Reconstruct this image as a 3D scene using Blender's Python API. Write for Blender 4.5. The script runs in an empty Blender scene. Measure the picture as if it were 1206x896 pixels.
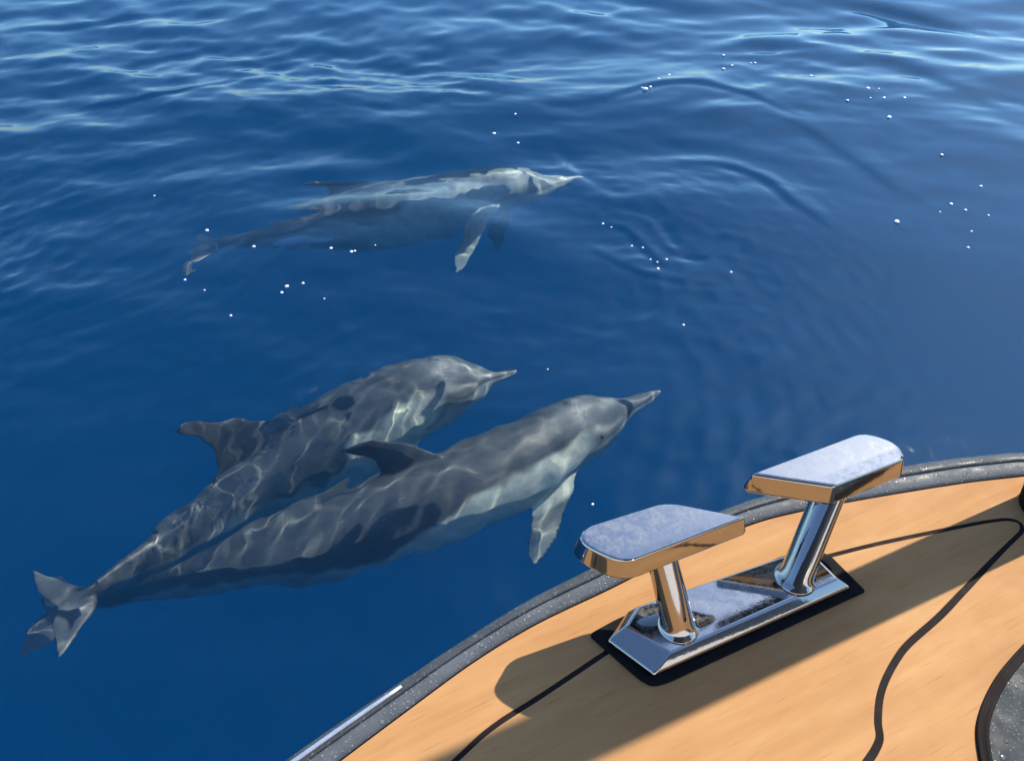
import bpy, bmesh, math, random
import numpy as np
from mathutils import Vector, noise

# ------------------------------------------------------------------ camera, sky, sun, exposure
sc = bpy.context.scene
C = sc.collection
R = math.radians
CAM_H, PITCH, FOV = 1.65, 42.0, 68.0            # metres above the sea, degrees below the horizon
cam = bpy.data.cameras.new('camera'); cam.angle = R(FOV); cam.clip_start = .02; cam.clip_end = 3000
cam_o = bpy.data.objects.new('camera', cam); C.objects.link(cam_o)
cam_o.location = (0, 0, CAM_H); cam_o.rotation_euler = (R(90-PITCH), 0, 0)
sc.camera = cam_o
SUN_AZ, SUN_EL = 42.4, 44.7
world = bpy.data.worlds.new("World"); sc.world = world; world.use_nodes = True
wn = world.node_tree
sky = wn.nodes.new('ShaderNodeTexSky'); sky.sky_type = 'NISHITA'; sky.sun_disc = False
sky.sun_elevation = R(SUN_EL); sky.sun_rotation = R(SUN_AZ); sky.air_density = 1.0; sky.dust_density = 0.6; sky.ozone_density = 3.0
tint = wn.nodes.new('ShaderNodeMix'); tint.data_type = 'RGBA'; tint.blend_type = 'MULTIPLY'; tint.inputs[0].default_value = 1
tint.inputs[7].default_value = (.86, .96, 1.08, 1)
wn.links.new(sky.outputs[0], tint.inputs[6]); wn.links.new(tint.outputs[2], wn.nodes['Background'].inputs[0])
wn.nodes['Background'].inputs[1].default_value = .145
sun = bpy.data.lights.new('sun', 'SUN'); sun.energy = 5.0; sun.angle = R(.55); sun.color = (1, .90, .76)
sun.cycles.is_caustics_light = True
sun_o = bpy.data.objects.new('sun', sun); C.objects.link(sun_o)
sun_dir = Vector((math.sin(R(SUN_AZ))*math.cos(R(SUN_EL)), math.cos(R(SUN_AZ))*math.cos(R(SUN_EL)), math.sin(R(SUN_EL))))
sun_o.rotation_euler = sun_dir.to_track_quat('Z', 'Y').to_euler()
sc.view_settings.view_transform = 'Standard'; sc.view_settings.look = 'None'
sc.view_settings.exposure = 0.72; sc.view_settings.gamma = 1
sc.cycles.volume_bounces = 3; sc.cycles.max_bounces = 12; sc.cycles.transmission_bounces = 8
sc.cycles.glossy_bounces = 6; sc.cycles.sample_clamp_indirect = 6; sc.cycles.sample_clamp_direct = 0
sc.cycles.caustics_refractive = True; sc.cycles.caustics_reflective = False

# ------------------------------------------------------------------ helpers
FPX = 603/math.tan(R(FOV/2)); CP, SP = math.cos(R(PITCH)), math.sin(R(PITCH))
def ray(px, py):
    x = (px-603)/FPX; y = -(py-448)/FPX
    d = np.array([x, CP+y*SP, -SP+y*CP]); return d/np.linalg.norm(d)
def at(px, py, z):                               # the point of the plane at height z seen there
    d = ray(px, py); return np.array([0, 0, CAM_H]) + d*((z-CAM_H)/d[2])
def under(px, py, depth):                        # the point at that depth under calm water, refraction included
    d = ray(px, py); s = at(px, py, 0); n = 1/1.333; c = -d[2]
    t = n*d + (n*c-math.sqrt(1-n*n*(1-c*c)))*np.array([0, 0, 1])
    return s + t*(depth/-t[2])
def tag(o, label=None, cat=None, group=None, kind=None):
    for k, v in (('label', label), ('category', cat), ('group', group), ('kind', kind)):
        if v: o[k] = v
    return o
def empty(name, loc):
    o = bpy.data.objects.new(name, None); C.objects.link(o); o.location = loc; return o
def mesh_obj(name, verts, faces, mat, parent=None, smooth=False, origin=None):
    v = np.asarray(verts, float)
    if parent is not None: v = v - np.array(parent.matrix_basis.translation)
    m = bpy.data.meshes.new(name); m.from_pydata(v.tolist(), [], [list(map(int, f)) for f in faces]); m.update()
    if smooth: m.polygons.foreach_set('use_smooth', [True]*len(m.polygons))
    m.materials.append(mat)
    o = bpy.data.objects.new(name, m); C.objects.link(o)
    if parent is not None: o.parent = parent
    return o
def bevel(o, w, seg=2, ang=30):
    b = o.modifiers.new('bevel', 'BEVEL'); b.width = w; b.segments = seg; b.limit_method = 'ANGLE'; b.angle_limit = R(ang)
    w_ = o.modifiers.new('weighted', 'WEIGHTED_NORMAL'); w_.weight = 90; w_.keep_sharp = False
    for p in o.data.polygons: p.use_smooth = True
    return o
def slab(poly_b, poly_t):                        # two matching outlines -> closed solid
    n = len(poly_b); a = [tuple(p) for p in poly_b]+[tuple(p) for p in poly_t]
    ar = sum(poly_b[i][0]*poly_b[(i+1) % n][1]-poly_b[(i+1) % n][0]*poly_b[i][1] for i in range(n))
    f = [list(range(n-1, -1, -1)), list(range(n, 2*n))] + [[i, (i+1) % n, n+(i+1) % n, n+i] for i in range(n)]
    if ar < 0: f = [g[::-1] for g in f]
    return a, f
def catmull(pts, n=12):
    p = np.array(pts, float); p = np.vstack([2*p[0]-p[1], p, 2*p[-1]-p[-2]]); out = []
    for i in range(1, len(p)-2):
        for k in range(n):
            t = k/n
            out.append(.5*((2*p[i])+(-p[i-1]+p[i+1])*t+(2*p[i-1]-5*p[i]+4*p[i+1]-p[i+2])*t*t+(-p[i-1]+3*p[i]-3*p[i+1]+p[i+2])*t**3))
    out.append(p[-2]); return np.array(out)
def offset(line, d):                             # shift a ground polyline sideways (left of travel = +)
    l = np.array(line, float); t = np.gradient(l[:, :2], axis=0); t /= np.linalg.norm(t, axis=1)[:, None]
    o = l.copy(); o[:, 0] -= t[:, 1]*d; o[:, 1] += t[:, 0]*d; return o
def round_poly(pts, r, n=5):                     # round the corners of a 3-D outline; r one value per corner or one for all
    out = []; m = len(pts)
    for i in range(m):
        p = np.array(pts[i]); a = np.array(pts[i-1])-p; b = np.array(pts[(i+1) % m])-p
        rr = r[i] if isinstance(r, (list, tuple)) else r
        ra = min(rr, .48*np.linalg.norm(a)); rb = min(rr, .48*np.linalg.norm(b))
        A = p+a/np.linalg.norm(a)*ra; B = p+b/np.linalg.norm(b)*rb
        if rr <= 0: out.append(p); continue
        for k in range(n+1):
            t = k/n; out.append((1-t)**2*A+2*t*(1-t)*p+t*t*B)
    return out

class NT:
    def __init__(s, name):
        s.m = bpy.data.materials.new(name); s.m.use_nodes = True; s.t = s.m.node_tree; s.n = s.t.nodes
        s.b = s.n['Principled BSDF']; s.out = s.n['Material Output']
    def node(s, typ, **kw):
        x = s.n.new(typ)
        for k, v in kw.items():
            if hasattr(x, k): setattr(x, k, v)
            else: x.inputs[k.replace('_', ' ')].default_value = v
        return x
    def link(s, a, b): s.t.links.new(a, b)
    def coords(s, scale=(1, 1, 1), rot=(0, 0, 0), kind='Object'):
        tc = s.node('ShaderNodeTexCoord'); mp = s.node('ShaderNodeMapping')
        mp.inputs['Rotation'].default_value = rot; m2 = s.node('ShaderNodeMapping'); m2.inputs['Scale'].default_value = scale
        s.link(tc.outputs[kind], mp.inputs[0]); s.link(mp.outputs[0], m2.inputs[0]); return m2.outputs[0]
    def noise(s, vec, scale, detail=4, rough=.55):
        x = s.node('ShaderNodeTexNoise'); x.inputs['Scale'].default_value = scale
        x.inputs['Detail'].default_value = detail; x.inputs['Roughness'].default_value = rough
        s.link(vec, x.inputs['Vector']); return x.outputs['Fac']
    def ramp(s, fac, stops, interp='LINEAR'):
        x = s.node('ShaderNodeValToRGB'); e = x.color_ramp; e.interpolation = interp
        while len(e.elements) < len(stops): e.elements.new(.5)
        for el, (p, c) in zip(e.elements, stops):
            el.position = p; el.color = (*c, 1) if isinstance(c, tuple) else (c, c, c, 1)
        s.link(fac, x.inputs[0]); return x.outputs[0]
    def mix(s, fac, a, b, mode='MIX'):
        x = s.node('ShaderNodeMix', data_type='RGBA', blend_type=mode)
        for v, i in ((fac, 0), (a, 6), (b, 7)):
            if isinstance(v, (int, float)): x.inputs[i].default_value = v
            elif isinstance(v, tuple): x.inputs[i].default_value = (*v, 1)
            else: s.link(v, x.inputs[i])
        return x.outputs[2]
    def bump(s, h, strength, dist=.001, normal=None):
        x = s.node('ShaderNodeBump'); x.inputs['Strength'].default_value = strength; x.inputs['Distance'].default_value = dist
        s.link(h, x.inputs['Height'])
        if normal: s.link(normal, x.inputs['Normal'])
        s.link(x.outputs[0], s.b.inputs['Normal']); return x.outputs[0]
    def set(s, **kw):
        for k, v in kw.items():
            i = s.b.inputs[k.replace('_', ' ')]
            if isinstance(v, (int, float)): i.default_value = v
            elif isinstance(v, tuple): i.default_value = (*v, 1)
            else: s.link(v, i)
        return s

# ------------------------------------------------------------------ materials
DECK_Z = CAM_H-.70
def mat_sea():
    s = NT('sea_surface'); s.n.remove(s.b)
    t = s.n.new('ShaderNodeBsdfRefraction'); t.inputs['IOR'].default_value = 1.333; t.inputs['Roughness'].default_value = 0; t.inputs['Color'].default_value = (.93, .985, 1, 1)
    q = s.n.new('ShaderNodeBsdfGlossy'); q.inputs['Roughness'].default_value = .02; q.inputs['Color'].default_value = (.72, .93, 1, 1)
    fr = s.n.new('ShaderNodeFresnel'); fr.inputs['IOR'].default_value = 1.333; g = s.n.new('ShaderNodeMixShader')
    s.link(fr.outputs[0], g.inputs[0]); s.link(t.outputs[0], g.inputs[1]); s.link(q.outputs[0], g.inputs[2])
    s.link(g.outputs[0], s.out.inputs[0]); return s.m
def mat_deep():
    s = NT('deep_water_blue'); v = s.coords()
    c = s.ramp(s.noise(v, .16, 3), [(.3, (.0, .36, .80)), (.7, (.0, .50, .92))])
    s.set(Base_Color=c, Roughness=1.0); s.b.inputs['Specular IOR Level'].default_value = 0; return s.m
def mat_haze():
    s = NT('underwater_haze'); s.n.remove(s.b)
    geo = s.node('ShaderNodeNewGeometry'); sep = s.node('ShaderNodeSeparateXYZ'); s.link(geo.outputs['Position'], sep.inputs[0])
    lt = s.node('ShaderNodeMath', operation='LESS_THAN'); lt.inputs[1].default_value = -.06; s.link(sep.outputs[2], lt.inputs[0])
    mu = s.node('ShaderNodeMath', operation='MULTIPLY'); mu.inputs[1].default_value = HAZE; s.link(lt.outputs[0], mu.inputs[0])
    p = s.node('ShaderNodeVolumePrincipled'); p.inputs['Color'].default_value = (.01, .72, .96, 1)
    p.inputs['Absorption Color'].default_value = (0, 0, 0, 1)
    s.link(mu.outputs[0], p.inputs['Density']); s.link(p.outputs[0], s.out.inputs['Volume']); s.m.cycles.volume_step_rate = .12
    return s.m
HAZE = .27
def mat_wood():
    s = NT('varnished_teak'); rz = R(-26)
    v1 = s.coords((1, 9, 1), (0, 0, rz)); v2 = s.coords((1, 1, 1), (0, 0, rz)); v3 = s.coords((2.2, 40, 2), (0, 0, rz))
    base = s.ramp(s.noise(v1, 5, 5, .6), [(.3, (.36, .188, .074)), (.55, (.41, .225, .092)), (.75, (.45, .262, .116))])
    blot = s.ramp(s.noise(v2, 6, 4), [(.35, (.92, .88, .84)), (.65, (1, 1, 1))])
    c = s.mix(1.0, base, blot, 'MULTIPLY')
    streak = s.ramp(s.noise(v3, 9, 3, .5), [(.60, (1, 1, 1)), (.70, (.70, .55, .42))])
    c = s.mix(.38, c, streak, 'MULTIPLY')
    nn = s.noise(v2, 190, 3, .7); speck = s.ramp(nn, [(.24, (.35, .24, .16)), (.30, (1, 1, 1))])
    c = s.mix(.6, c, speck, 'MULTIPLY')
    r = s.ramp(s.noise(v2, 25, 4), [(.3, .55), (.7, .72)])
    s.set(Base_Color=c, Roughness=r); s.b.inputs['Specular IOR Level'].default_value = .09
    h = s.noise(v3, 14, 5, .7); n = s.bump(h, .25, .0006); return s.m
def mat_rubber(name, col, rough, drops=False, dropscale=160, spec=.3):
    s = NT(name); v = s.coords()
    c = s.ramp(s.noise(v, 30, 5, .65), [(.3, tuple(x*.75 for x in col)), (.7, tuple(x*1.2 for x in col))])
    r = s.ramp(s.noise(v, 60, 4), [(.35, rough*.7), (.7, min(1, rough*1.25))])
    if drops:
        hs = None
        for k, (sc_, th) in enumerate(((dropscale, .30), (dropscale*.42, .24))):
            vo = s.node('ShaderNodeTexVoronoi'); vo.inputs['Scale'].default_value = sc_; vo.inputs['Randomness'].default_value = 1
            s.link(v, vo.inputs['Vector'])
            gate = s.ramp(s.noise(v, 17+8*k, 2), [(.48, 0.0), (.56, 1.0)])
            d = s.ramp(vo.outputs['Distance'], [(0, 1.0), (th*.8, .75), (th, 0.0)], 'EASE')
            m = s.mix(1.0, d, gate, 'MULTIPLY'); hs = m if hs is None else s.mix(1.0, hs, m, 'LIGHTEN')
        salt = s.ramp(s.noise(v, 420, 2, .6), [(.64, 0.0), (.70, 1.0)])
        c = s.mix(.28, c, s.mix(salt, c, (.62, .66, .68)))
        c = s.mix(hs, c, s.mix(.10, c, (.6, .64, .66)))
        r = s.mix(hs, r, (.06, .06, .06)); s.bump(hs, .8, .0012)
    else:
        s.bump(s.noise(v, 260, 4, .7), .3, .0005)
    s.set(Base_Color=c, Roughness=r); s.b.inputs['Specular IOR Level'].default_value = spec; return s.m
def mat_chrome(name='polished_steel', spots=True):
    s = NT(name); v = s.coords()
    a = s.noise(v, 95, 9, .82)
    if spots:
        sp = s.ramp(a, [(.46, 0.0), (.60, .5), (.70, .2)])
        sc2 = s.ramp(s.noise(s.coords((1, 14, 1), (0, 0, .6)), 60, 3), [(.67, 0.0), (.72, .4)])
        spot = s.mix(1.0, sp, sc2, 'LIGHTEN')
        geo = s.node('ShaderNodeNewGeometry'); sep = s.node('ShaderNodeSeparateXYZ'); s.link(geo.outputs['Normal'], sep.inputs[0])
        upf = s.ramp(sep.outputs[2], [(.75, 0.08), (.97, 1.0)])
        spot = s.mix(1.0, spot, upf, 'MULTIPLY')
        r = s.mix(spot, (.045, .045, .045), (.11, .11, .11)); c = s.mix(spot, (.42, .415, .40), (.34, .345, .345))
        met = s.mix(spot, (1, 1, 1), (.35, .35, .35))
        s.set(Metallic=met)
        s.bump(s.noise(v, 55, 4, .6), .05, .0010)
    else:
        r = s.ramp(a, [(.4, .30), (.7, .42)]); c = (.85, .85, .86); s.set(Metallic=1.0)
    s.set(Base_Color=c, Roughness=r); return s.m
def mat_dolphin():
    s = NT('dolphin_skin'); at_ = s.node('ShaderNodeAttribute'); at_.attribute_name = 'coat'
    rs = s.node('ShaderNodeAttribute'); rs.attribute_name = 'rest'
    mo = s.ramp(s.noise(rs.outputs['Vector'], 13, 7, .72), [(.32, .62), (.68, 1.22)])
    c = s.mix(1.0, at_.outputs['Color'], mo, 'MULTIPLY')
    mp = s.node('ShaderNodeMapping'); mp.inputs['Scale'].default_value = (3, 30, 30); mp.inputs['Rotation'].default_value = (0, .3, .2)
    s.link(rs.outputs['Vector'], mp.inputs[0])
    scr = s.ramp(s.noise(mp.outputs[0], 5, 2), [(.70, 0.0), (.73, .5)])
    c = s.mix(scr, c, (.40, .41, .40)); s.set(Base_Color=c, Roughness=.45); return s.m
def mat_plain(name, col, rough, **kw):
    s = NT(name); v = s.coords(); f = s.noise(v, 40, 3)
    s.set(Base_Color=s.ramp(f, [(.3, tuple(x*.85 for x in col)), (.7, tuple(min(1, x*1.1) for x in col))]), Roughness=rough, **kw); return s.m
M_wood = mat_wood(); M_steel = mat_chrome(); M_strip = mat_chrome('brushed_steel', False); M_skin = mat_dolphin()
M_caulk = mat_rubber('black_caulk', (.020, .016, .015), .9, spec=.06)
M_gasket = mat_rubber('black_gasket', (.010, .010, .011), .85, spec=.06)
M_rail = mat_rubber('grey_rail_rubber', (.042, .052, .061), .55, True, 170, .16)
M_railin = mat_rubber('pale_grey_rail_rubber', (.072, .086, .100), .6, True, 230, .16)
M_hatch = mat_rubber('dark_wet_hatch', (.030, .038, .043), .6, True, 210, .12)
M_eye = mat_plain('dark_eye', (.01, .01, .012), .1)
M_glassd = mat_plain('tinted_glass', (.012, .014, .016), .08)
M_hull = mat_plain('white_hull_paint', (.7, .7, .7), .3)

# ------------------------------------------------------------------ the sea
def smooth_noise(x, y, scale, seed):
    rng = np.random.RandomState(seed); g = rng.rand(64, 64)
    u = (x/scale) % 64; v = (y/scale) % 64; i = np.floor(u).astype(int); j = np.floor(v).astype(int)
    fu = u-i; fv = v-j; fu = fu*fu*(3-2*fu); fv = fv*fv*(3-2*fv); i2 = (i+1) % 64; j2 = (j+1) % 64
    return (g[i % 64, j % 64]*(1-fu)+g[i2, j % 64]*fu)*(1-fv)+(g[i % 64, j2]*(1-fu)+g[i2, j2]*fu)*fv
def axis(core_a, core_b, step, far, grow=1.09):
    a = list(np.arange(core_a, core_b, step)); s = step; p = a[-1]
    while p < far: s = min(s*grow, 60); p += s; a.append(p)
    s = step; p = a[0]; pre = []
    while p > -far: s = min(s*grow, 60); p -= s; pre.append(p)
    return np.array(pre[::-1]+a)
def wave_height(X, Y, dx):
    rng = np.random.RandomState(11); Z = np.zeros_like(X)
    wx = X+.25*smooth_noise(X, Y, .9, 3)+.6*smooth_noise(X, Y, 2.7, 4); wy = Y+.18*smooth_noise(X, Y, .8, 5)+.5*smooth_noise(X, Y, 2.3, 6)
    # calm patch over the near dolphins, livelier towards the top left and far away
    act = np.clip((Y-2.2)/2.2, 0, 1); left = np.clip((-X-.5)/2.5, 0, 1)*np.clip((Y-2.4)/1.2, 0, 1)
    patch = smooth_noise(X+7, Y+3, 1.1, 8); calm = 1-.65*np.clip((X-.4)/1.0, 0, 1)*np.clip((Y-1.5)/.8, 0, 1)*np.clip((5.5-Y)/1.5, 0, 1)
    calm = calm*(1-.62*np.clip((Y-3.0)/.8, 0, 1))*(1-.55*np.exp(-((X+1.45)/.4)**2-((Y-1.2)/.5)**2))
    far = np.clip((Y-2.6)/1.6, 0, 1); left = np.clip((-X)/2.5, 0, 1); right = np.clip((X-.3)/1.2, 0, 1)*np.clip((Y-1.2)/.8, 0, 1)*np.clip((5.0-Y)/1.5, 0, 1)
    tail = 1-.92*np.exp(-((X+1.30)/.45)**2-((Y-1.2)/.45)**2)
    beak = np.ones_like(X)
    for bx, by in (at(590, 436, 0)[:2], at(755, 465, 0)[:2]): beak = beak*(1-.60*np.exp(-((X-bx)/.16)**2-((Y-by)/.16)**2))
    for fx_, fy_, ax, ay in ((500, 235, .75, .5), (300, 290, .7, .45), (570, 280, .5, .4)):
        q_ = at(fx_, fy_, 0); tail = tail*(1-.6*np.exp(-((X-q_[0])/ax)**2-((Y-q_[1])/ay)**2))
    BANDS = ((1.1, 3.0, 11, .0088, .55, 1+.15*far), (.40, 1.1, 22, .0112, .50, .75+.35*far+.2*left-.45*right),
             (.17, .42, 34, .0115, .48, (.52+.50*far*(1-.45*right)-.25*right+.25*left)*(.40+1.2*patch)*beak*(.25+.75*tail)),
             (.08, .15, 26, .0138, 1.4, (.75-.55*far-.35*right)*(.5+patch)*tail*beak))
    glade = 1-.5*np.clip((X-.9)/.6, 0, 1)*np.clip((3.6-Y)/.8, 0, 1)
    for lam0, lam1, num, steep, spread, amp in BANDS:
        for k in range(num):
            lam = lam0*(lam1/lam0)**rng.rand(); th = rng.normal(.12, spread); kk = 2*math.pi/lam
            ph = kk*(wx*math.sin(th)+wy*math.cos(th))+rng.rand()*7
            fade = np.clip(lam/(dx*4)-.5, 0, 1); s = np.sin(ph)
            Z += lam*steep/math.sqrt(num)*amp*glade*fade*(s-(.35*np.cos(2*ph) if lam < 1.1 else 0))
    return Z
# curved wavelets left by the far dolphin, as crests along lines on the surface
WAVELETS = [([(800, 188), (850, 190), (900, 207), (935, 235), (985, 270)], .0075, .055),
            ([(640, 128), (700, 122), (760, 104), (820, 100), (880, 112), (950, 140)], .0065, .06),
            ([(880, 130), (950, 150), (1010, 185), (1060, 220), (1100, 235)], .0045, .09),
            ([(690, 285), (720, 305), (770, 322), (830, 330), (890, 322)], .0040, .035),
            ([(708, 262), (740, 270), (772, 300), (785, 312)], .0055, .035),
            ([(780, 285), (810, 297), (860, 297)], .0045, .035),
            ([(720, 245), (770, 258), (800, 290), (815, 310)], -.0045, .045),
            ([(90, 125), (160, 118), (230, 105), (280, 92)], .0060, .06),
            ([(0, 36), (70, 30), (130, 22), (210, 12)], .009, .10),
            ([(640, 165), (665, 180), (700, 215), (740, 235)], -.004, .06),
            ([(960, 0), (1040, 8), (1110, 22), (1206, 48)], .013, .13),
            ([(1000, 60), (1080, 80), (1150, 110), (1206, 140)], .007, .12)]
def sea():
    xs = axis(-2.6, 1.6, .0135, 420, 1.022); ys = axis(.6, 4.2, .0125, 420, 1.022)
    X, Y = np.meshgrid(xs, ys); gx = np.abs(np.gradient(xs)); gy = np.abs(np.gradient(ys)); DX = np.maximum(*np.meshgrid(gx, gy))
    Z = wave_height(X, Y, DX)
    for pts, amp, wid in WAVELETS:
        l = catmull([at(a, b, 0)[:2] for a, b in pts], 10); n = len(l)
        sel = (X > l[:, 0].min()-.6) & (X < l[:, 0].max()+.6) & (Y > l[:, 1].min()-.6) & (Y < l[:, 1].max()+.6)
        x = X[sel]; y = Y[sel]; best = np.full(x.shape, 1e9); sd = np.zeros_like(x); tt = np.zeros_like(x)
        for i in range(n-1):
            a, b = l[i], l[i+1]; ab = b-a; t = np.clip(((x-a[0])*ab[0]+(y-a[1])*ab[1])/(ab@ab), 0, 1)
            px, py = x-a[0]-t*ab[0], y-a[1]-t*ab[1]; d = np.hypot(px, py); s = np.sign(ab[0]*py-ab[1]*px)
            m = d < best; best[m] = d[m]; sd[m] = (d*s)[m]; tt[m] = ((i+t)/(n-1))[m]
        q = sd/wid; prof = np.where(q > 0, np.exp(-q*q), np.exp(-(q*2.4)**2))-.5*np.exp(-((q+.9)*1.6)**2)
        Z[sel] += amp*np.sin(np.pi*np.clip(tt, 0, 1))**.7*prof
    ny, nx = X.shape; V = np.stack([X, Y, Z], -1).reshape(-1, 3); idx = np.arange(nx*ny).reshape(ny, nx)
    F = np.stack([idx[:-1, :-1], idx[:-1, 1:], idx[1:, 1:], idx[1:, :-1]], -1).reshape(-1, 4)
    m = bpy.data.meshes.new('sea'); m.vertices.add(len(V)); m.vertices.foreach_set('co', V.ravel().astype(np.float32))
    m.loops.add(F.size); m.loops.foreach_set('vertex_index', F.ravel().astype(np.int32))
    m.polygons.add(len(F)); m.polygons.foreach_set('loop_start', np.arange(0, F.size, 4, dtype=np.int32))
    m.polygons.foreach_set('use_smooth', np.ones(len(F), bool)); m.update(calc_edges=True); m.materials.append(mat_sea())
    o = bpy.data.objects.new('sea', m); C.objects.link(o); o.cycles.is_caustics_caster = True
    tag(o, kind='structure')
    return xs, ys, Z
xs, ys, ZS = sea()
def sea_z(x, y):
    i = min(max(np.searchsorted(xs, x), 1), len(xs)-1); j = min(max(np.searchsorted(ys, y), 1), len(ys)-1); return ZS[j, i]
D = 7.0
deep = mesh_obj('deep_water', [(-430, -430, -D), (430, -430, -D), (430, 430, -D), (-430, 430, -D)], [(0, 1, 2, 3)], mat_deep())
tag(deep, kind='structure')
hb = [(-14, -4, -D+.02), (14, -4, -D+.02), (14, 18, -D+.02), (-14, 18, -D+.02)]; ht = [(x, y, 2.6) for x, y, z in hb]
v, f = slab(hb, ht)
hz = mesh_obj('haze', v, f, mat_haze()); tag(hz, kind='stuff')

# ------------------------------------------------------------------ dolphins
TT = np.array([0, .006, .02, .045, .07, .085, .10, .125, .16, .22, .30, .38, .46, .54, .62, .70, .78, .85, .91, .95, .965])
HH = np.array([.0028, .0062, .0092, .0145, .0240, .0390, .049, .058, .064, .073, .081, .085, .083, .074, .061, .047, .035, .026, .018, .011, .006])
HW = np.array([.0028, .0068, .0100, .0150, .0220, .0330, .042, .050, .057, .067, .077, .081, .078, .068, .053, .038, .025, .0155, .0105, .008, .005])
ZC = np.array([-.022, -.022, -.022, -.0215, -.019, -.0130, -.009, -.004, 0, 0, 0, 0, .001, .002, .004, .005, .006, .006, .005, .004, .004])
def prof(tab, t): return np.interp(t, TT, tab)
def smoothed(tab):
    g = np.linspace(0, .965, 120); v = prof(tab, g); k = np.array([1, 2, 3, 2, 1])/9
    w = np.convolve(np.pad(v, 2, 'edge'), k, 'valid'); w[0] = v[0]; return g, w
def tube(rings):                                 # closed loft of rings of equal length
    n = len(rings[0]); v = np.concatenate(rings); f = []
    for i in range(len(rings)-1):
        for j in range(n): f.append([i*n+j, i*n+(j+1) % n, (i+1)*n+(j+1) % n, (i+1)*n+j])
    f.append(list(range(n))[::-1]); f.append(list(range((len(rings)-1)*n, len(rings)*n))); return v, f
def fin(root, span_dir, thick_dir, le, te, height, thick, n=14):
    """le/te: chordwise x of the leading/trailing edge as functions of the span fraction."""
    rings = []
    for k in range(n+1):
        s = k/n; a, b = le(s), te(s); th = thick*(1-.72*s); q = []
        for j in range(16):
            an = 2*math.pi*j/16; u = .5-.5*math.cos(an); w = math.sin(an)*(.30+.70*(1-u)**.7)*(u**.25 if u > 0 else 0)
            q.append(np.array(root)+np.array([a+(b-a)*u, 0, 0])+np.array(span_dir)*(height*s)+np.array(thick_dir)*w*th*.5)
        rings.append(np.array(q))
    return tube(rings)
LREST = 2.0
def rest_body(fx=0., fh=.106, fc=1., fluke=.108, flip=(.30, .62, -.66), fl_len=.150, sweep=1.0, hook=1.0):
    vs, fs = [], []
    def add(vf):
        o = sum(len(x) for x in vs); vs.append(np.array(vf[0])); fs.extend([[i+o for i in g] for g in vf[1]])
    g, h = smoothed(HH); _, w = smoothed(HW); _, z = smoothed(ZC); rings = []
    for t, hh, hw, zc in zip(g, h, w, z):
        r = []
        for j in range(32):
            a = 2*math.pi*j/32; y = math.cos(a); zz = math.sin(a)
            keel = np.clip((t-.62)/.25, 0, 1)
            y = y*(1-.25*keel*abs(zz)) ; r.append((t, hw*y, zc+hh*zz*(1.0 if zz > 0 else .97)))
        rings.append(np.array(r))
    add(tube(rings))
    # dorsal fin: falcate, swept back
    add(fin((0, 0, .066), (0, 0, 1), (0, 1, 0), lambda s: fx+.48+fc*(-.075+.115*hook*s**.85+.035*s**2.5), lambda s: fx+.48+fc*(.088-(.030+.022*(1-hook))*math.sin(math.pi*s**.8)+.022*s**2.2-.06*(1-hook)*s), fh, .020))
    for sg in (1, -1):                           # flippers
        dr = np.array([flip[0], sg*flip[1], flip[2]]); dr /= np.linalg.norm(dr); tk = np.cross((1, 0, 0), dr); tk /= np.linalg.norm(tk)
        add(fin((0, sg*.040, -.036), dr, tk, lambda s: .185+.020*s+.055*s**2.2, lambda s: .245+.018*math.sin(math.pi*s)+.012*s+.012*s**3, fl_len, .017))
    for sg in (1, -1):                           # flukes
        add(fin((0, 0, .004), (0, sg, 0), (0, 0, 1), lambda s: .905+.026*s**.7+.042*sweep*s**1.6, lambda s: .980+.020*math.sin(math.pi*min(1, s*1.05))+.014*sweep*s**3, fluke, .0165))
    V = np.concatenate(vs)*LREST
    m = bpy.data.meshes.new('rest'); m.from_pydata(V.tolist(), [], fs); m.update()
    bm = bmesh.new(); bm.from_mesh(m); bmesh.ops.recalc_face_normals(bm, faces=bm.faces); bm.to_mesh(m); bm.free()
    o = bpy.data.objects.new('rest', m); C.objects.link(o)
    r = o.modifiers.new('r', 'REMESH'); r.mode = 'VOXEL'; r.voxel_size = .0062
    s = o.modifiers.new('s', 'SMOOTH'); s.factor = .5; s.iterations = 6
    dg = bpy.context.evaluated_depsgraph_get(); e = o.evaluated_get(dg); em = e.to_mesh()
    co = np.empty(len(em.vertices)*3, np.float32); em.vertices.foreach_get('co', co)
    faces = [list(p.vertices) for p in em.polygons]; e.to_mesh_clear(); bpy.data.objects.remove(o)
    return co.reshape(-1, 3)/LREST, faces
def sstep(a, b, x): q = np.clip((x-a)/(b-a), 0, 1); return q*q*(3-2*q)
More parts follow.
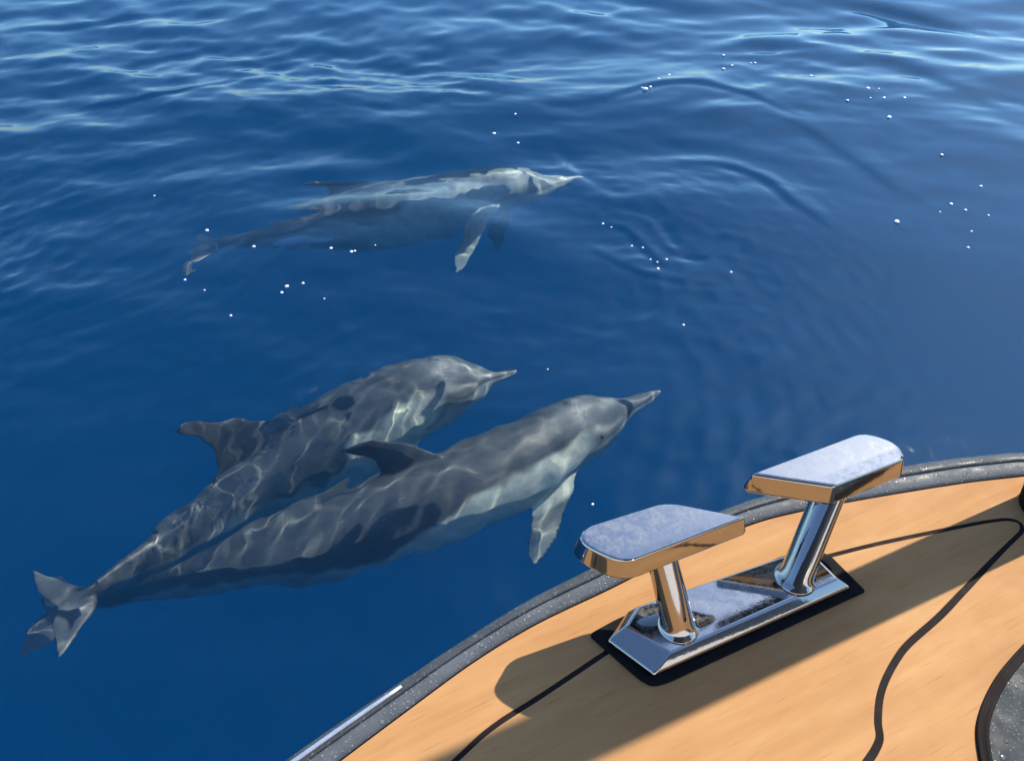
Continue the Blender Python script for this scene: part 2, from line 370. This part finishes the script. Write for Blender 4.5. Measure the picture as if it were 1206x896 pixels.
def coat_colours(P, seed):
    t, y, z = P[:, 0], P[:, 1], P[:, 2]
    hh = np.interp(t, TT, HH); zc = np.interp(t, TT, ZC); zn = (z-zc)/np.maximum(hh, .004)
    wob = .18*(smooth_noise(t+9, z+4, .05, seed)-.5)+.10*(smooth_noise(t+2, z+1, .018, seed+1)-.5)
    cape = np.interp(t, [0, .07, .1, .2, .32, .40, .47, .54, .63, .75, .88, .95], [.15, .1, .30, .42, .30, .02, -.28, -.10, .22, .15, -.2, -.8])
    k = sstep(-.11, .11, zn-cape+1.5*wob)[:, None]
    dark = np.array([.074, .082, .086]); grey = np.array([.29, .315, .31]); cream = np.array([.58, .61, .50]); white = np.array([.60, .63, .54])
    fa = sstep(.40, .62, t)[:, None]; flank = cream*(1-fa)+grey*fa
    bel = sstep(-.45, -.85, zn)[:, None]*(1-.5*fa); flank = flank*(1-bel)+white*bel
    c = flank*(1-k)+dark*k
    hd = (sstep(.19, .13, t)*.55)[:, None]*(1-bel); c = c*(1-hd)+np.array([.22, .235, .23])*hd
    sad = (np.exp(-((t-.60)/.06)**2)*np.exp(-((zn-.45)/.35)**2)*.35)[:, None]; c = c*(1-sad)+np.array([.24, .25, .25])*sad
    ab = np.abs(y)
    fin_m = sstep(1.02, 1.10, zn)*sstep(.38, .42, t)*sstep(.65, .60, t)
    c = c*(1-fin_m[:, None])+np.array([.05, .053, .058])*fin_m[:, None]
    out = np.maximum(np.hypot(y, z)-.082, 0); fl = (sstep(0, .015, out)*(t < .36)*(z < -.02))[:, None]
    tip = sstep(.03, .08, out)[:, None]; c = c*(1-fl)+(np.array([.22, .24, .225])*(1-tip)+np.array([.36, .39, .34])*tip)*.72*fl
    fk = sstep(.93, .955, t)[:, None]; c = c*(1-fk)+np.array([.125, .135, .137])*fk
    d = np.hypot((t-.135)*1.0, (z+.006)*1.3); ey = (np.exp(-(d/.012)**2)*.8)[:, None]; c = c*(1-ey)+np.array([.03, .03, .032])*ey
    mz = np.interp(t, [0, .08, .11, .125], [-.016, -.0165, -.017, -.013])
    mo = (np.exp(-((z-mz)/.0022)**2)*(t < .128)*(ab > .002)*.8)[:, None]; c = c*(1-mo)+np.array([.02, .02, .022])*mo
    st = (np.exp(-((z-np.interp(t, [.07, .13, .2], [-.012, -.008, -.035]))/.006)**2)*(t > .06)*(t < .21)*.55)[:, None]; c = c*(1-st)+np.array([.05, .05, .055])*st
    tp = sstep(.010, .003, t)[:, None]*.6; c = c*(1-tp)+np.array([.4, .42, .38])*tp
    bh = (np.exp(-(((t-.145)/.004)**2+(y/.011)**2))*(z > .03)*.9)[:, None]; c = c*(1-bh)+np.array([.015, .015, .015])*bh
    return c
def dolphin(name, ctrl, roll_nose, roll_tail, girth, seed, label, curl=0.0, pale=0.0, **shape):
    REST, RFACES = rest_body(**shape)
    pts = catmull([under(*c) for c in ctrl], 24)
    seg = np.linalg.norm(np.diff(pts, axis=0), axis=1); s = np.concatenate([[0], np.cumsum(seg)]); L = s[-1]
    print('dolphin', label[:30], 'length', round(L, 2))
    def warp(P):
        u = P[:, 0]*L; q = np.clip(u, 0, L); e = .012*L
        Cn = np.stack([np.interp(q, s, pts[:, k]) for k in range(3)], -1)
        sm = .05*L
        A = np.stack([np.interp(np.clip(q-sm, 0, L), s, pts[:, k]) for k in range(3)], -1); B = np.stack([np.interp(np.clip(q+sm, 0, L), s, pts[:, k]) for k in range(3)], -1)
        T = B-A; T /= np.linalg.norm(T, axis=1)[:, None]; Cn = Cn+T*(u-q)[:, None]
        Z = np.array([0, 0, 1.]); U0 = Z-T*(T@Z)[:, None]; U0 /= np.linalg.norm(U0, axis=1)[:, None]
        W = np.cross(T, U0); W *= np.sign(W[:, 1])[:, None]
        r = np.radians(roll_nose+(roll_tail-roll_nose)*sstep(.35, .95, P[:, 0]))[:, None]
        U = U0*np.cos(r)+W*np.sin(r); S = np.cross(U, T)
        return Cn+S*(P[:, 1]*L*girth)[:, None]+U*((P[:, 2])*L*girth+curl*L*sstep(.9, 1.0, P[:, 0])*P[:, 1]**2*20)[:, None]
    Vw = warp(REST); root = empty(name, tuple(warp(np.array([[.45, 0, 0]]))[0]))
    b = mesh_obj('body', Vw, RFACES, M_skin, root, True); b.cycles.is_caustics_receiver = True
    a = b.data.attributes.new('rest', 'FLOAT_VECTOR', 'POINT'); a.data.foreach_set('vector', (REST*LREST).ravel().astype(np.float32))
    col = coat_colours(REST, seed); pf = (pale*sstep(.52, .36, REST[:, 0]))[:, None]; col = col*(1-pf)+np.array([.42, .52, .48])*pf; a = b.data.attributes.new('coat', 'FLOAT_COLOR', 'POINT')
    a.data.foreach_set('color', np.concatenate([col, np.ones((len(col), 1))], 1).ravel().astype(np.float32))
    for sg in (1, -1):
        bm = bmesh.new(); bmesh.ops.create_uvsphere(bm, u_segments=14, v_segments=8, radius=.0065*L)
        ce = warp(np.array([[.135, sg*(.0445), -.006]]))[0]
        me = bpy.data.meshes.new('eye'); bm.to_mesh(me); bm.free(); me.materials.append(M_eye)
        for p in me.polygons: p.use_smooth = True
        e = bpy.data.objects.new('eye', me); C.objects.link(e); e.parent = root; e.location = ce-np.array(root.location); e.cycles.is_caustics_receiver = True
    return tag(root, label, 'dolphin', 'dolphins swimming alongside the boat')
dolphin('dolphin', [(774, 454, .24), (742, 470, .25), (697, 494, .28), (655, 520, .31), (600, 552, .34), (500, 592, .40), (400, 628, .47), (300, 660, .54), (220, 685, .64), (150, 703, .74), (90, 717, .80), (32, 729, .84)],
        26, 10, .86, 21, 'grey dolphin nearest the boat, its beak tip and pale flipper beside the steel cleat', fx=-.085, fh=.102, fc=.86, hook=.6, fluke=.088, fl_len=.112)
dolphin('dolphin', [(603, 427, .28), (565, 440, .32), (510, 461, .40), (455, 488, .49), (388, 524, .58), (316, 567, .64), (250, 612, .65), (192, 647, .62), (140, 679, .57), (105, 701, .53), (50, 726, .52)],
        34, 10, 1.30, 33, 'dolphin half hidden behind the nearest one, with a large dark dorsal fin and pale flank', fx=.055, fh=.130, fc=1.20, fluke=.092, sweep=1.6, flip=(.9, .25, -.35), fl_len=.13)
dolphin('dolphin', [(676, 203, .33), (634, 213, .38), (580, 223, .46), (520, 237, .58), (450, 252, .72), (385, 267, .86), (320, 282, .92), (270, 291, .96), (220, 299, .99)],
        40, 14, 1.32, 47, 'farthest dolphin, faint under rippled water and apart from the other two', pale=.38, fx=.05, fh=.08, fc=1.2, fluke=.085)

# ------------------------------------------------------------------ bubbles floating on the surface
bub = bmesh.new(); bmesh.ops.create_icosphere(bub, subdivisions=2, radius=1.0)
for vtx in bub.verts: vtx.co *= 1+.12*noise.noise(vtx.co*1.7)
for fc in bub.faces: fc.smooth = True
bub_me = bpy.data.meshes.new('bubble'); bub.to_mesh(bub_me); bub.free(); bub_me.materials.append(mat_plain('white_foam', (.86, .88, .9), .25))
BUBBLES = {
    ('of the tiny white bubbles over the ripples at the top right', 'bubbles at the top right'): [(955, 90, 3), (1022, 105, 4), (1035, 105, 2), (1025, 116, 2), (1041, 116, 3), (1065, 116, 3), (998, 119, 3), (1047, 139, 4.5)],
    ('of the white bubbles on the curling wavelet above the far beak', 'bubbles on the curling wavelet'): [(760, 106, 6), (766, 103, 3), (756, 104, 2.5), (776, 94, 3.5), (788, 89, 3), (828, 87, 2)],
    ('of the tiny bubbles right of the curling wavelet near the top', 'bubbles right of the wavelet'): [(852, 66, 3), (852, 82, 3.5), (862, 78, 3), (889, 75, 3), (884, 75, 2)],
    ('of the tiny bubbles near the right edge of the water', 'bubbles near the right edge'): [(1109, 183, 3), (1155, 220, 3), (1120, 241, 3.5), (1107, 250, 2), (1137, 248, 3), (1164, 254, 2), (1144, 273, 2.5), (1140, 292, 3)],
    ('of the tiny bubbles in the wake ahead of the far dolphin', 'bubbles ahead of the far dolphin'): [(710, 264, 3), (744, 290, 2.5), (757, 292, 2.5), (766, 306, 2.5), (775, 317, 4), (785, 306, 3), (774, 309, 2.5), (720, 268, 2)],
    ('of the tiny bubbles below the far dolphin and its tail', 'bubbles below the far dolphin'): [(244, 272, 4), (299, 291, 4), (390, 293, 4), (414, 297, 4), (418, 296, 3), (338, 338, 5), (332, 345, 3.5), (357, 334, 3.5), (218, 330, 3), (272, 372, 3), (442, 289, 2), (382, 352, 2), (241, 342, 2)],
    ('of the three tiny bubbles above the far dolphin', 'bubbles above the far dolphin'): [(582, 158, 4), (607, 135, 3), (610, 169, 3)],
}
SINGLES = [(1056, 262, 5.5, 'largest lone white bubble on the smooth water at the right'), (861, 321, 3, 'lone tiny bubble right of the wake of the far dolphin'),
           (805, 383, 3, 'lone tiny bubble in the deep blue above the right cleat horn'), (698, 594, 3.5, 'lone tiny bubble beside the near dolphin\'s flipper'),
           (645, 435, 2, 'faint tiny bubble between the two beaks of the near dolphins'), (182, 231, 2, 'faint tiny bubble at the left above the far dolphin\'s tail')]
brng = random.Random(5)
def bubble(px, py, d, label, group=None):
    p = at(px, py, 0); z = sea_z(p[0], p[1]); p = at(px, py, z); dist = np.linalg.norm(p-np.array([0, 0, CAM_H])); r = .5*d*dist/FPX*.95
    o = bpy.data.objects.new('bubble', bub_me); C.objects.link(o); o.location = (p[0], p[1], z+r*.35); o.scale = (r*brng.uniform(.9, 1.2), r, r*.6)
    o.rotation_euler = (0, 0, brng.uniform(0, 6)); tag(o, label, 'bubble', group)
for (lab, grp), lst in BUBBLES.items():
    ORD = ['leftmost', 'second from left', 'third from left', 'fourth from left', 'fifth from left', 'sixth from left', 'seventh from left', 'eighth from left',
           'ninth from left', 'tenth from left', 'eleventh from left', 'twelfth from left']
    for k, (a, b, d) in enumerate(sorted(lst)): bubble(a, b, d, ('rightmost' if k == len(lst)-1 else ORD[k])+' '+lab, grp)
for a, b, d, lab in SINGLES: bubble(a, b, d, lab)

# ------------------------------------------------------------------ the boat: deck planks, seams, rail, hatch, hull
dk = lambda a, b, z=0: at(a, b, DECK_Z+z)
boat = empty('motorboat', tuple(dk(820, 840)))
tag(boat, 'bow of a motorboat with golden teak deck, black seams and grey rubber rail', 'boat')
def ext(line, a, b):                             # lengthen a polyline by a metres before and b after
    l = [np.array(p) for p in line]
    if b:
        d = (l[-1]-l[-2])/np.linalg.norm(l[-1]-l[-2]); e = l[-1]; l += [e+d*b*k/10 for k in range(1, 11)]
    return l
inner_px = [(398, 896), (473, 840), (558, 778), (633, 733), (719, 692), (800, 651), (884, 617), (940, 602), (1001, 590), (1071, 578), (1143, 567), (1206, 560)]
outer_px = [(330, 896), (401, 840), (473, 798), (544, 750), (615, 708), (682, 667), (765, 630), (850, 598), (920, 572), (1000, 555), (1068, 543), (1125, 535), (1206, 527)]
inner = catmull([dk(*p) for p in inner_px], 6)
def curve_on(line):                              # extend: straight back along the side, curving on round the bow
    l = list(line); d0 = (l[0]-l[2]); d0 /= np.linalg.norm(d0); pre = [l[0]+d0*k*.15+np.array([-.02*k*k*.15, 0, 0]) for k in range(10, 0, -1)]
    d1 = l[-1]-l[-3]; an = math.atan2(d1[1], d1[0]); p = l[-1]; post = []
    for k in range(14):
        an -= .11; p = p+np.array([math.cos(an), math.sin(an), 0])*.09; post.append(p)
    return np.array(pre+l+post)
inner = curve_on(inner)
outer = None
SEAM = .0050
seamL = catmull(ext([dk(722, 762), dk(706, 773), dk(640, 817), dk(580, 856), dk(537, 894), dk(497, 930)], 0, .9), 6)
seamU = [dk(*p) for p in [(950, 661), (970, 656), (1030, 641), (1101, 626), (1150, 616), (1180, 611.5), (1193, 612), (1202, 616), (1204, 624), (1197, 632), (1183.5, 645), (1165, 664), (1131, 700), (1105, 727), (1071, 757), (1056, 776), (1043, 800), (1036, 822.5), (1034, 849), (1036, 868), (1031, 882), (1022, 896), (1004, 922), (990, 950)]]
seamU = catmull(ext(seamU, 0, .7), 5)
wL = SEAM*.5; 
wU = np.interp(np.linspace(0, 1, len(seamU)), [0, .3, .38, .5, .8, 1], [.0022, .0024, .0034, .0032, .0040, .0040])
def offs(line, w): 
    l = np.array(line); t = np.gradient(l[:, :2], axis=0); t /= np.linalg.norm(t, axis=1)[:, None]; o = l.copy(); o[:, 0] -= t[:, 1]*w; o[:, 1] += t[:, 0]*w; return o
def unloop(p):                                   # drop the small loops an offset makes at tight corners
    p = [np.array(x) for x in p]; i = 0; cr = lambda a, b: a[0]*b[1]-a[1]*b[0]
    while i < len(p)-3:
        for j in range(min(len(p)-2, i+25), i+1, -1):
            a, b, c, d = p[i], p[i+1], p[j], p[j+1]
            if cr(b-a, c-a)*cr(b-a, d-a) < 0 and cr(d-c, a-c)*cr(d-c, b-c) < 0: p = p[:i+1]+[(b+c)/2]+p[j+1:]; break
        i += 1
    return np.array(p)
Lup, Ldn = offs(seamL, -wL), offs(seamL, wL)     # seam L travels down-left: its seaward side is to the right
Lup, Ldn, Uup, Udn = unloop(Lup), unloop(Ldn), unloop(offs(seamU, wU)), unloop(offs(seamU, -wU))
mid = [dk(850, 725)]
rightedge = [np.array([2.3, inner[-1][1], DECK_Z]), np.array([2.3, -1.2, DECK_Z])]
def plank(name, poly, parent, label=None):
    b = [np.array([p[0], p[1], DECK_Z-.006]) for p in poly]; t = [np.array([p[0], p[1], DECK_Z]) for p in poly]
    v_, f_ = slab(b, t); o = mesh_obj(name, v_, f_, M_wood, parent); bevel(o, .0007, 2, 40)
    if label: o['label'] = label
    return o
inner_in = offs(inner, -.0012)
outer_plank = list(inner_in)+[np.array([inner[-1][0]+.1, -1.2, DECK_Z])]+[Uup[-1]+np.array([0, -.05, 0])]+list(Uup[::-1])+mid+list(Lup)
plank('deck_plank', outer_plank, boat, 'golden teak plank between the rail and the black seams')
inner_plank = list(Udn)+[Udn[-1]*[1, 0, 1]+np.array([0, -1.2, 0])]+[np.array([Ldn[-1][0], -1.2, DECK_Z])]+list(Ldn[::-1])+[dk(850, 727)]
plank('deck_plank', inner_plank, boat, 'golden teak plank in front of the cleat between two black seams')
def ribbon(name, a, b, z, th, mat, parent):                 # a flat strip between two polylines
    n = len(a); v_ = [(*p[:2], z) for p in a]+[(*p[:2], z) for p in b]+[(*p[:2], z-th) for p in a]+[(*p[:2], z-th) for p in b]
    f_ = [[i, i+1, n+i+1, n+i] for i in range(n-1)]+[[2*n+i, 3*n+i, 3*n+i+1, 2*n+i+1] for i in range(n-1)]
    f_ += [[i, 2*n+i, 2*n+i+1, i+1] for i in range(n-1)]+[[n+i, n+i+1, 3*n+i+1, 3*n+i] for i in range(n-1)]
    return mesh_obj(name, v_, f_, mat, parent, False)
ribbon('caulk_seam', offs(seamL, -wL-.0004), offs(seamL, wL+.0004), DECK_Z-.0011, .004, M_caulk, boat)
ribbon('caulk_seam', offs(seamU, wU+.0004), offs(seamU, -wU-.0004), DECK_Z-.0011, .004, M_caulk, boat)
# sub-deck closing the boat below the planks
base = list(inner)+[np.array([inner[-1][0]+.1, -1.25, 0]), np.array([inner[0][0], -1.25, 0])]
v, f = slab([np.array([p[0], p[1], DECK_Z-.03]) for p in base], [np.array([p[0], p[1], DECK_Z-.0065]) for p in base])
mesh_obj('deck_core', v, f, M_caulk, boat)
# rail: swept profile, inner pale band, dark crease, rounded outer tube
arc = np.linspace(0, 1, len(inner)); out_w = np.array([dk(*p) for p in outer_px])
def width_at(p):                                 # distance from the inner line to the traced outer edge
    best = 1e9
    for i in range(len(out_w)-1):
        a, b = out_w[i][:2], out_w[i+1][:2]; ab = b-a; t = np.clip((p[:2]-a)@ab/(ab@ab), 0, 1); best = min(best, np.linalg.norm(p[:2]-a-ab*t))
    return best
Wd = np.array([width_at(p) for p in inner]); k0, k1 = 10, len(inner)-14
Wd[:k0] = Wd[k0]; Wd[k1:] = Wd[k1-1]; Wd = np.convolve(np.pad(Wd, 6, 'edge'), np.ones(13)/13, 'valid')
print('rail width', Wd.min(), Wd.max())
tn = np.gradient(inner[:, :2], axis=0); tn /= np.linalg.norm(tn, axis=1)[:, None]; nl = np.stack([-tn[:, 1], tn[:, 0]], 1)
def sweep(name, profile, mat, parent, i0=0, i1=None, caps=False):
    """profile: (fraction of the rail width, height) pairs."""
    rings = []
    for i in range(i0, len(inner) if i1 is None else i1):
        rings.append(np.array([(*(inner[i][:2]+nl[i]*Wd[i]*a), DECK_Z+h) for a, h in profile]))
    n = len(profile); v_ = np.concatenate(rings); f_ = [[i*n+j, (i+1)*n+j, (i+1)*n+j+1, i*n+j+1] for i in range(len(rings)-1) for j in range(n-1)]
    if caps: f_ += [list(range(n)), list(range((len(rings)-1)*n, len(rings)*n))[::-1]]
    return mesh_obj(name, v_, f_, mat, parent, True)
rail = sweep('rub_rail', [(.455, .0005), (.463, .0035), (.49, .0048), (.58, .0050), (.70, .0040), (.82, .0018), (.91, -.003), (.965, -.010), (.99, -.018), (.98, -.032), (.93, -.042), (.84, -.048), (.70, -.05)], M_rail, boat)
sweep('rail_lip', [(-.0, -.012), (.0, -.0006), (.012, .0008), (.10, .0022), (.25, .0036), (.38, .0042), (.44, .0036), (.453, .0018), (.456, -.004)], M_railin, boat)
hull = sweep('hull', [(.70, -.05), (.66, -.15), (.4, -.45), (0, -.75), (-.9, -1.0), (-2.5, -1.25)], M_hull, boat)
# steel strip let into the outer half of the rail
ip = min(range(len(inner)), key=lambda i: np.linalg.norm(inner[i]-dk(492, 826)))
strip_prof = [(.56, .0030), (.562, .0065), (.575, .0080), (.68, .0072), (.70, .0055), (.702, .0030)]
st = sweep('steel_strip', strip_prof, M_strip, boat, 0, ip+1, True)
# hatch at the bottom right
hpx = [(1215, 748), (1192, 772), (1172, 797), (1157, 825), (1149, 852), (1150, 880), (1158, 910), (1185, 950)]
hl = catmull([dk(*p) for p in hpx], 5); hx = [np.array([2.0, hl[0][1]-.0, DECK_Z])]
hx = [hl[0]+np.array([.35, .12, 0]), hl[0]+np.array([.6, .0, 0]), np.array([hl[0][0]+.6, hl[-1][1]-.3, DECK_Z]), hl[-1]+np.array([.15, -.3, 0])]
hpoly = list(hl)+hx[::-1]
hatch = None
def shrink(poly, d):
    p = np.array(poly); t = np.roll(p, -1, 0)-np.roll(p, 1, 0); t /= np.linalg.norm(t, axis=1)[:, None]
    ar = sum(p[i-1][0]*p[i][1]-p[i][0]*p[i-1][1] for i in range(len(p))); sg = 1 if ar > 0 else -1
    q = p.copy(); q[:, 0] -= sg*t[:, 1]*d; q[:, 1] += sg*t[:, 0]*d; return q
def lift(p, z): q = np.array(p).copy(); q[:, 2] = DECK_Z+z; return q
def rim(name, outer_, levels, mat, parent):      # concentric outlines at heights
    rings = [lift(shrink(outer_, d), z) for d, z in levels]; n = len(outer_); v_ = np.concatenate(rings)
    f_ = [[i*n+j, i*n+(j+1) % n, (i+1)*n+(j+1) % n, (i+1)*n+j] for i in range(len(rings)-1) for j in range(n)]
    return mesh_obj(name, v_, f_, mat, parent, True)
v, f = slab(lift(shrink(hpoly, .010), .0006), lift(shrink(hpoly, .010), .0045))
hatch = mesh_obj('hatch', v, f, M_hatch, boat); hatch['label'] = 'dark grey hatch beaded with water drops'
rim('hatch_rim', hpoly, [(0, -.001), (.0004, .0030), (.0018, .0042), (.0028, .0030), (.0045, .0025), (.0080, .0060), (.0095, .0070), (.0104, .0062), (.0106, .0020)], M_rail, hatch) if False else None
rr = rim('hatch_rim', hpoly, [(0, -.001), (.0004, .0030), (.0018, .0042), (.0030, .0032), (.0048, .0026), (.0070, .0050), (.0080, .0054), (.0095, .0050), (.0106, .0020)], M_caulk, boat)

# cabin front behind the camera: a dark raked windscreen on a white coaming, mirrored in the steel
def wall_quad(name, x0, x1, y0, z0, y1, z1, th, mat):
    v_, f_ = slab([np.array(p) for p in ((x0, y0, z0), (x1, y0, z0), (x1, y0-th, z0), (x0, y0-th, z0))], [np.array(p) for p in ((x0, y1, z1), (x1, y1, z1), (x1, y1-th, z1), (x0, y1-th, z1))])
    return bevel(mesh_obj(name, v_, f_, mat, boat), .01)
wall_quad('coaming', -.5, 2.0, -.62, DECK_Z-.004, -.66, DECK_Z+.28, .45, M_hull)
wall_quad('windscreen', -.45, 1.95, -.68, DECK_Z+.28, -1.02, DECK_Z+1.15, .03, M_glassd)

# ------------------------------------------------------------------ the steel cleat
PL = .018; CH = .120                              # plate height and horn height above the deck
cleat = empty('mooring_cleat', tuple(dk(860, 735)))
tag(cleat, 'polished steel mooring cleat with two slanted posts and flat horns on the teak deck', 'cleat')
gk = [dk(693, 748), dk(729, 728), dk(960, 648), dk(978, 656), dk(1019, 697), dk(774, 810), dk(757, 804)]
gk = round_poly(gk, [.006, .012, .01, .004, .003, .02, .012])
v, f = slab([p*[1, 1, 0]+[0, 0, DECK_Z-.002] for p in gk], [p*[1, 1, 0]+[0, 0, DECK_Z+.0028] for p in gk])
bevel(mesh_obj('gasket', v, f, M_gasket, cleat), .001)
pb = [dk(714, 757, .003), dk(738, 722, .003), dk(955, 652, .003), dk(1003, 694, .003), dk(770, 798, .003)]
pm = [dk(716, 753, .008), dk(739, 720, .008), dk(955, 651, .008), dk(1001, 690, .008), dk(770, 793, .008)]
ptp = [at(738, 737, DECK_Z+PL), at(752, 713, DECK_Z+PL), at(950, 645, DECK_Z+PL), at(986, 681, DECK_Z+PL), at(790, 768, DECK_Z+PL)]
n = 5; vv = [*pb, *pm, *ptp]; ff = [[4, 3, 2, 1, 0], [10, 11, 12, 13, 14]]
for L_ in (0, 5):
    for i in range(n): ff.append([L_+i, L_+(i+1) % n, L_+n+(i+1) % n, L_+n+i])
mo_ = mesh_obj('base_plate', vv, ff, M_steel, cleat)
bm = bmesh.new(); bm.from_mesh(mo_.data); bmesh.ops.recalc_face_normals(bm, faces=bm.faces); bm.to_mesh(mo_.data); bm.free()
bevel(mo_, .0022, 4, 15)
def post(b, t, r0, r1, parent):
    b, t = np.array(b), np.array(t); ax = t-b; L = np.linalg.norm(ax); ax /= L; rings = []
    levels = [(0, r0*1.30), (.015, r0*1.26), (.035, r0*1.14), (.06, r0*1.06), (.10, r0*1.02), (.25, r0), (.5, (r0+r1)/2), (.75, r1), (1.0, r1*1.0), (1.05, r1)]
    for s, r in levels:
        c = b+ax*L*s; lean = min(1, s/.15); w = np.array([0, 0, 1])*(1-lean)+ax*lean; w /= np.linalg.norm(w)
        u = np.cross(w, (0, 1, 0)); u /= np.linalg.norm(u); q = np.cross(w, u)
        rings.append(np.array([c+r*(math.cos(a)*u+math.sin(a)*q) for a in np.linspace(0, 2*math.pi, 49)[:-1]]))
    v_, f_ = tube(rings); o = mesh_obj('post', v_, f_, M_steel, parent, True)
    bm = bmesh.new(); bm.from_mesh(o.data); bmesh.ops.recalc_face_normals(bm, faces=bm.faces); bm.to_mesh(o.data); bm.free(); return o
ZB = DECK_Z+PL; ZT = DECK_Z+CH-.026
post(at(799, 737, ZB), at(777, 645, ZT), .0158, .0150, cleat)
post(at(936, 681, ZB), at(980, 573, ZT), .0165, .0160, cleat)
def horn(px, rad, parent, label):
    top = [at(a, b, DECK_Z+CH) for a, b in px]; c = np.mean(top, 0); top = round_poly(top, rad, 7)
    T = np.array(top); t_ = np.roll(T, -1, 0)-np.roll(T, 1, 0); t_ /= np.linalg.norm(t_, axis=1)[:, None]
    ar = sum(T[i-1][0]*T[i][1]-T[i][0]*T[i-1][1] for i in range(len(T))); sg = 1 if ar > 0 else -1
    nn = np.stack([t_[:, 1]*sg, -t_[:, 0]*sg, 0*t_[:, 0]], 1)      # outwards
    lv = [(.0045, 0), (.0032, 0), (.0024, -.0002), (.0012, -.0010), (.0004, -.0020), (0, -.0030)]
    rings = [c+(T-c)*[1-i_/.05, 1-i_/.05, 0]+np.array([0, 0, z_]) for i_, z_ in lv]
    rings += [T+nn*o_+np.array([0, 0, z_]) for o_, z_ in ((.0002, -.0037), (.0042, -.0200), (.0044, -.0207), (.0042, -.0222), (.0032, -.0240), (.0013, -.0255))]
    rings += [c+(T-c)*[k, k, 0]+np.array([0, 0, z_]) for k, z_ in ((.95, -.0266), (.86, -.027), (.8, -.027))]
    v_, f_ = tube(rings[::-1]); o = mesh_obj('horn', v_, f_, M_steel, parent, True)
    bm = bmesh.new(); bm.from_mesh(o.data); bmesh.ops.recalc_face_normals(bm, faces=bm.faces); bm.to_mesh(o.data); bm.free()
    o.data.set_sharp_from_angle(angle=R(17))
    o['label'] = label; return o
horn([(786, 590), (880, 608), (735, 664), (682, 640), (684, 622)], [.016, .004, .016, .020, .014], cleat, 'horn pointing left, its top crusted with salt')
horn([(884, 558), (983, 573), (1068, 540), (1058, 520), (1018, 508)], [.004, .003, .007, .016, .014], cleat, 'horn pointing right')

# ------------------------------------------------------------------ the leaning post at the right edge that throws the broad shadow
F1, E1, G1 = dk(1202, 579), dk(1000, 669), dk(1206, 650)
d1 = (E1-F1)/np.linalg.norm(E1-F1); pr = np.array([-d1[1], d1[0], 0]); pr *= np.sign((G1-F1)@pr)
PR = .5*abs((G1-F1)@pr); sd = np.array(sun_dir)/sun_dir[2]; foot = F1+pr*PR+np.array([.009, .001, 0])
axp = d1+sd*1.16
pst = empty('deck_post', tuple(foot)); tag(pst, 'dark round foot of a leaning post at the right edge of the deck', 'post')
def shear_tube(name, t0, t1, r0, r1, mat, steps=8):
    rings = [np.array([foot+axp*(t0+(t1-t0)*k/steps)+(r0+(r1-r0)*k/steps)*np.array([math.cos(a), math.sin(a), 0]) for a in np.linspace(0, 2*math.pi, 41)[:-1]]) for k in range(steps+1)]
    v_, f_ = tube(rings); o = mesh_obj(name, v_, [g[::-1] for g in f_], mat, pst); bevel(o, .002, 2, 40); return o
shear_tube('tube', .012, .86, PR, PR, M_gasket)
shear_tube('foot', -.0, .012, PR*1.10, PR*1.02, M_gasket, 2)
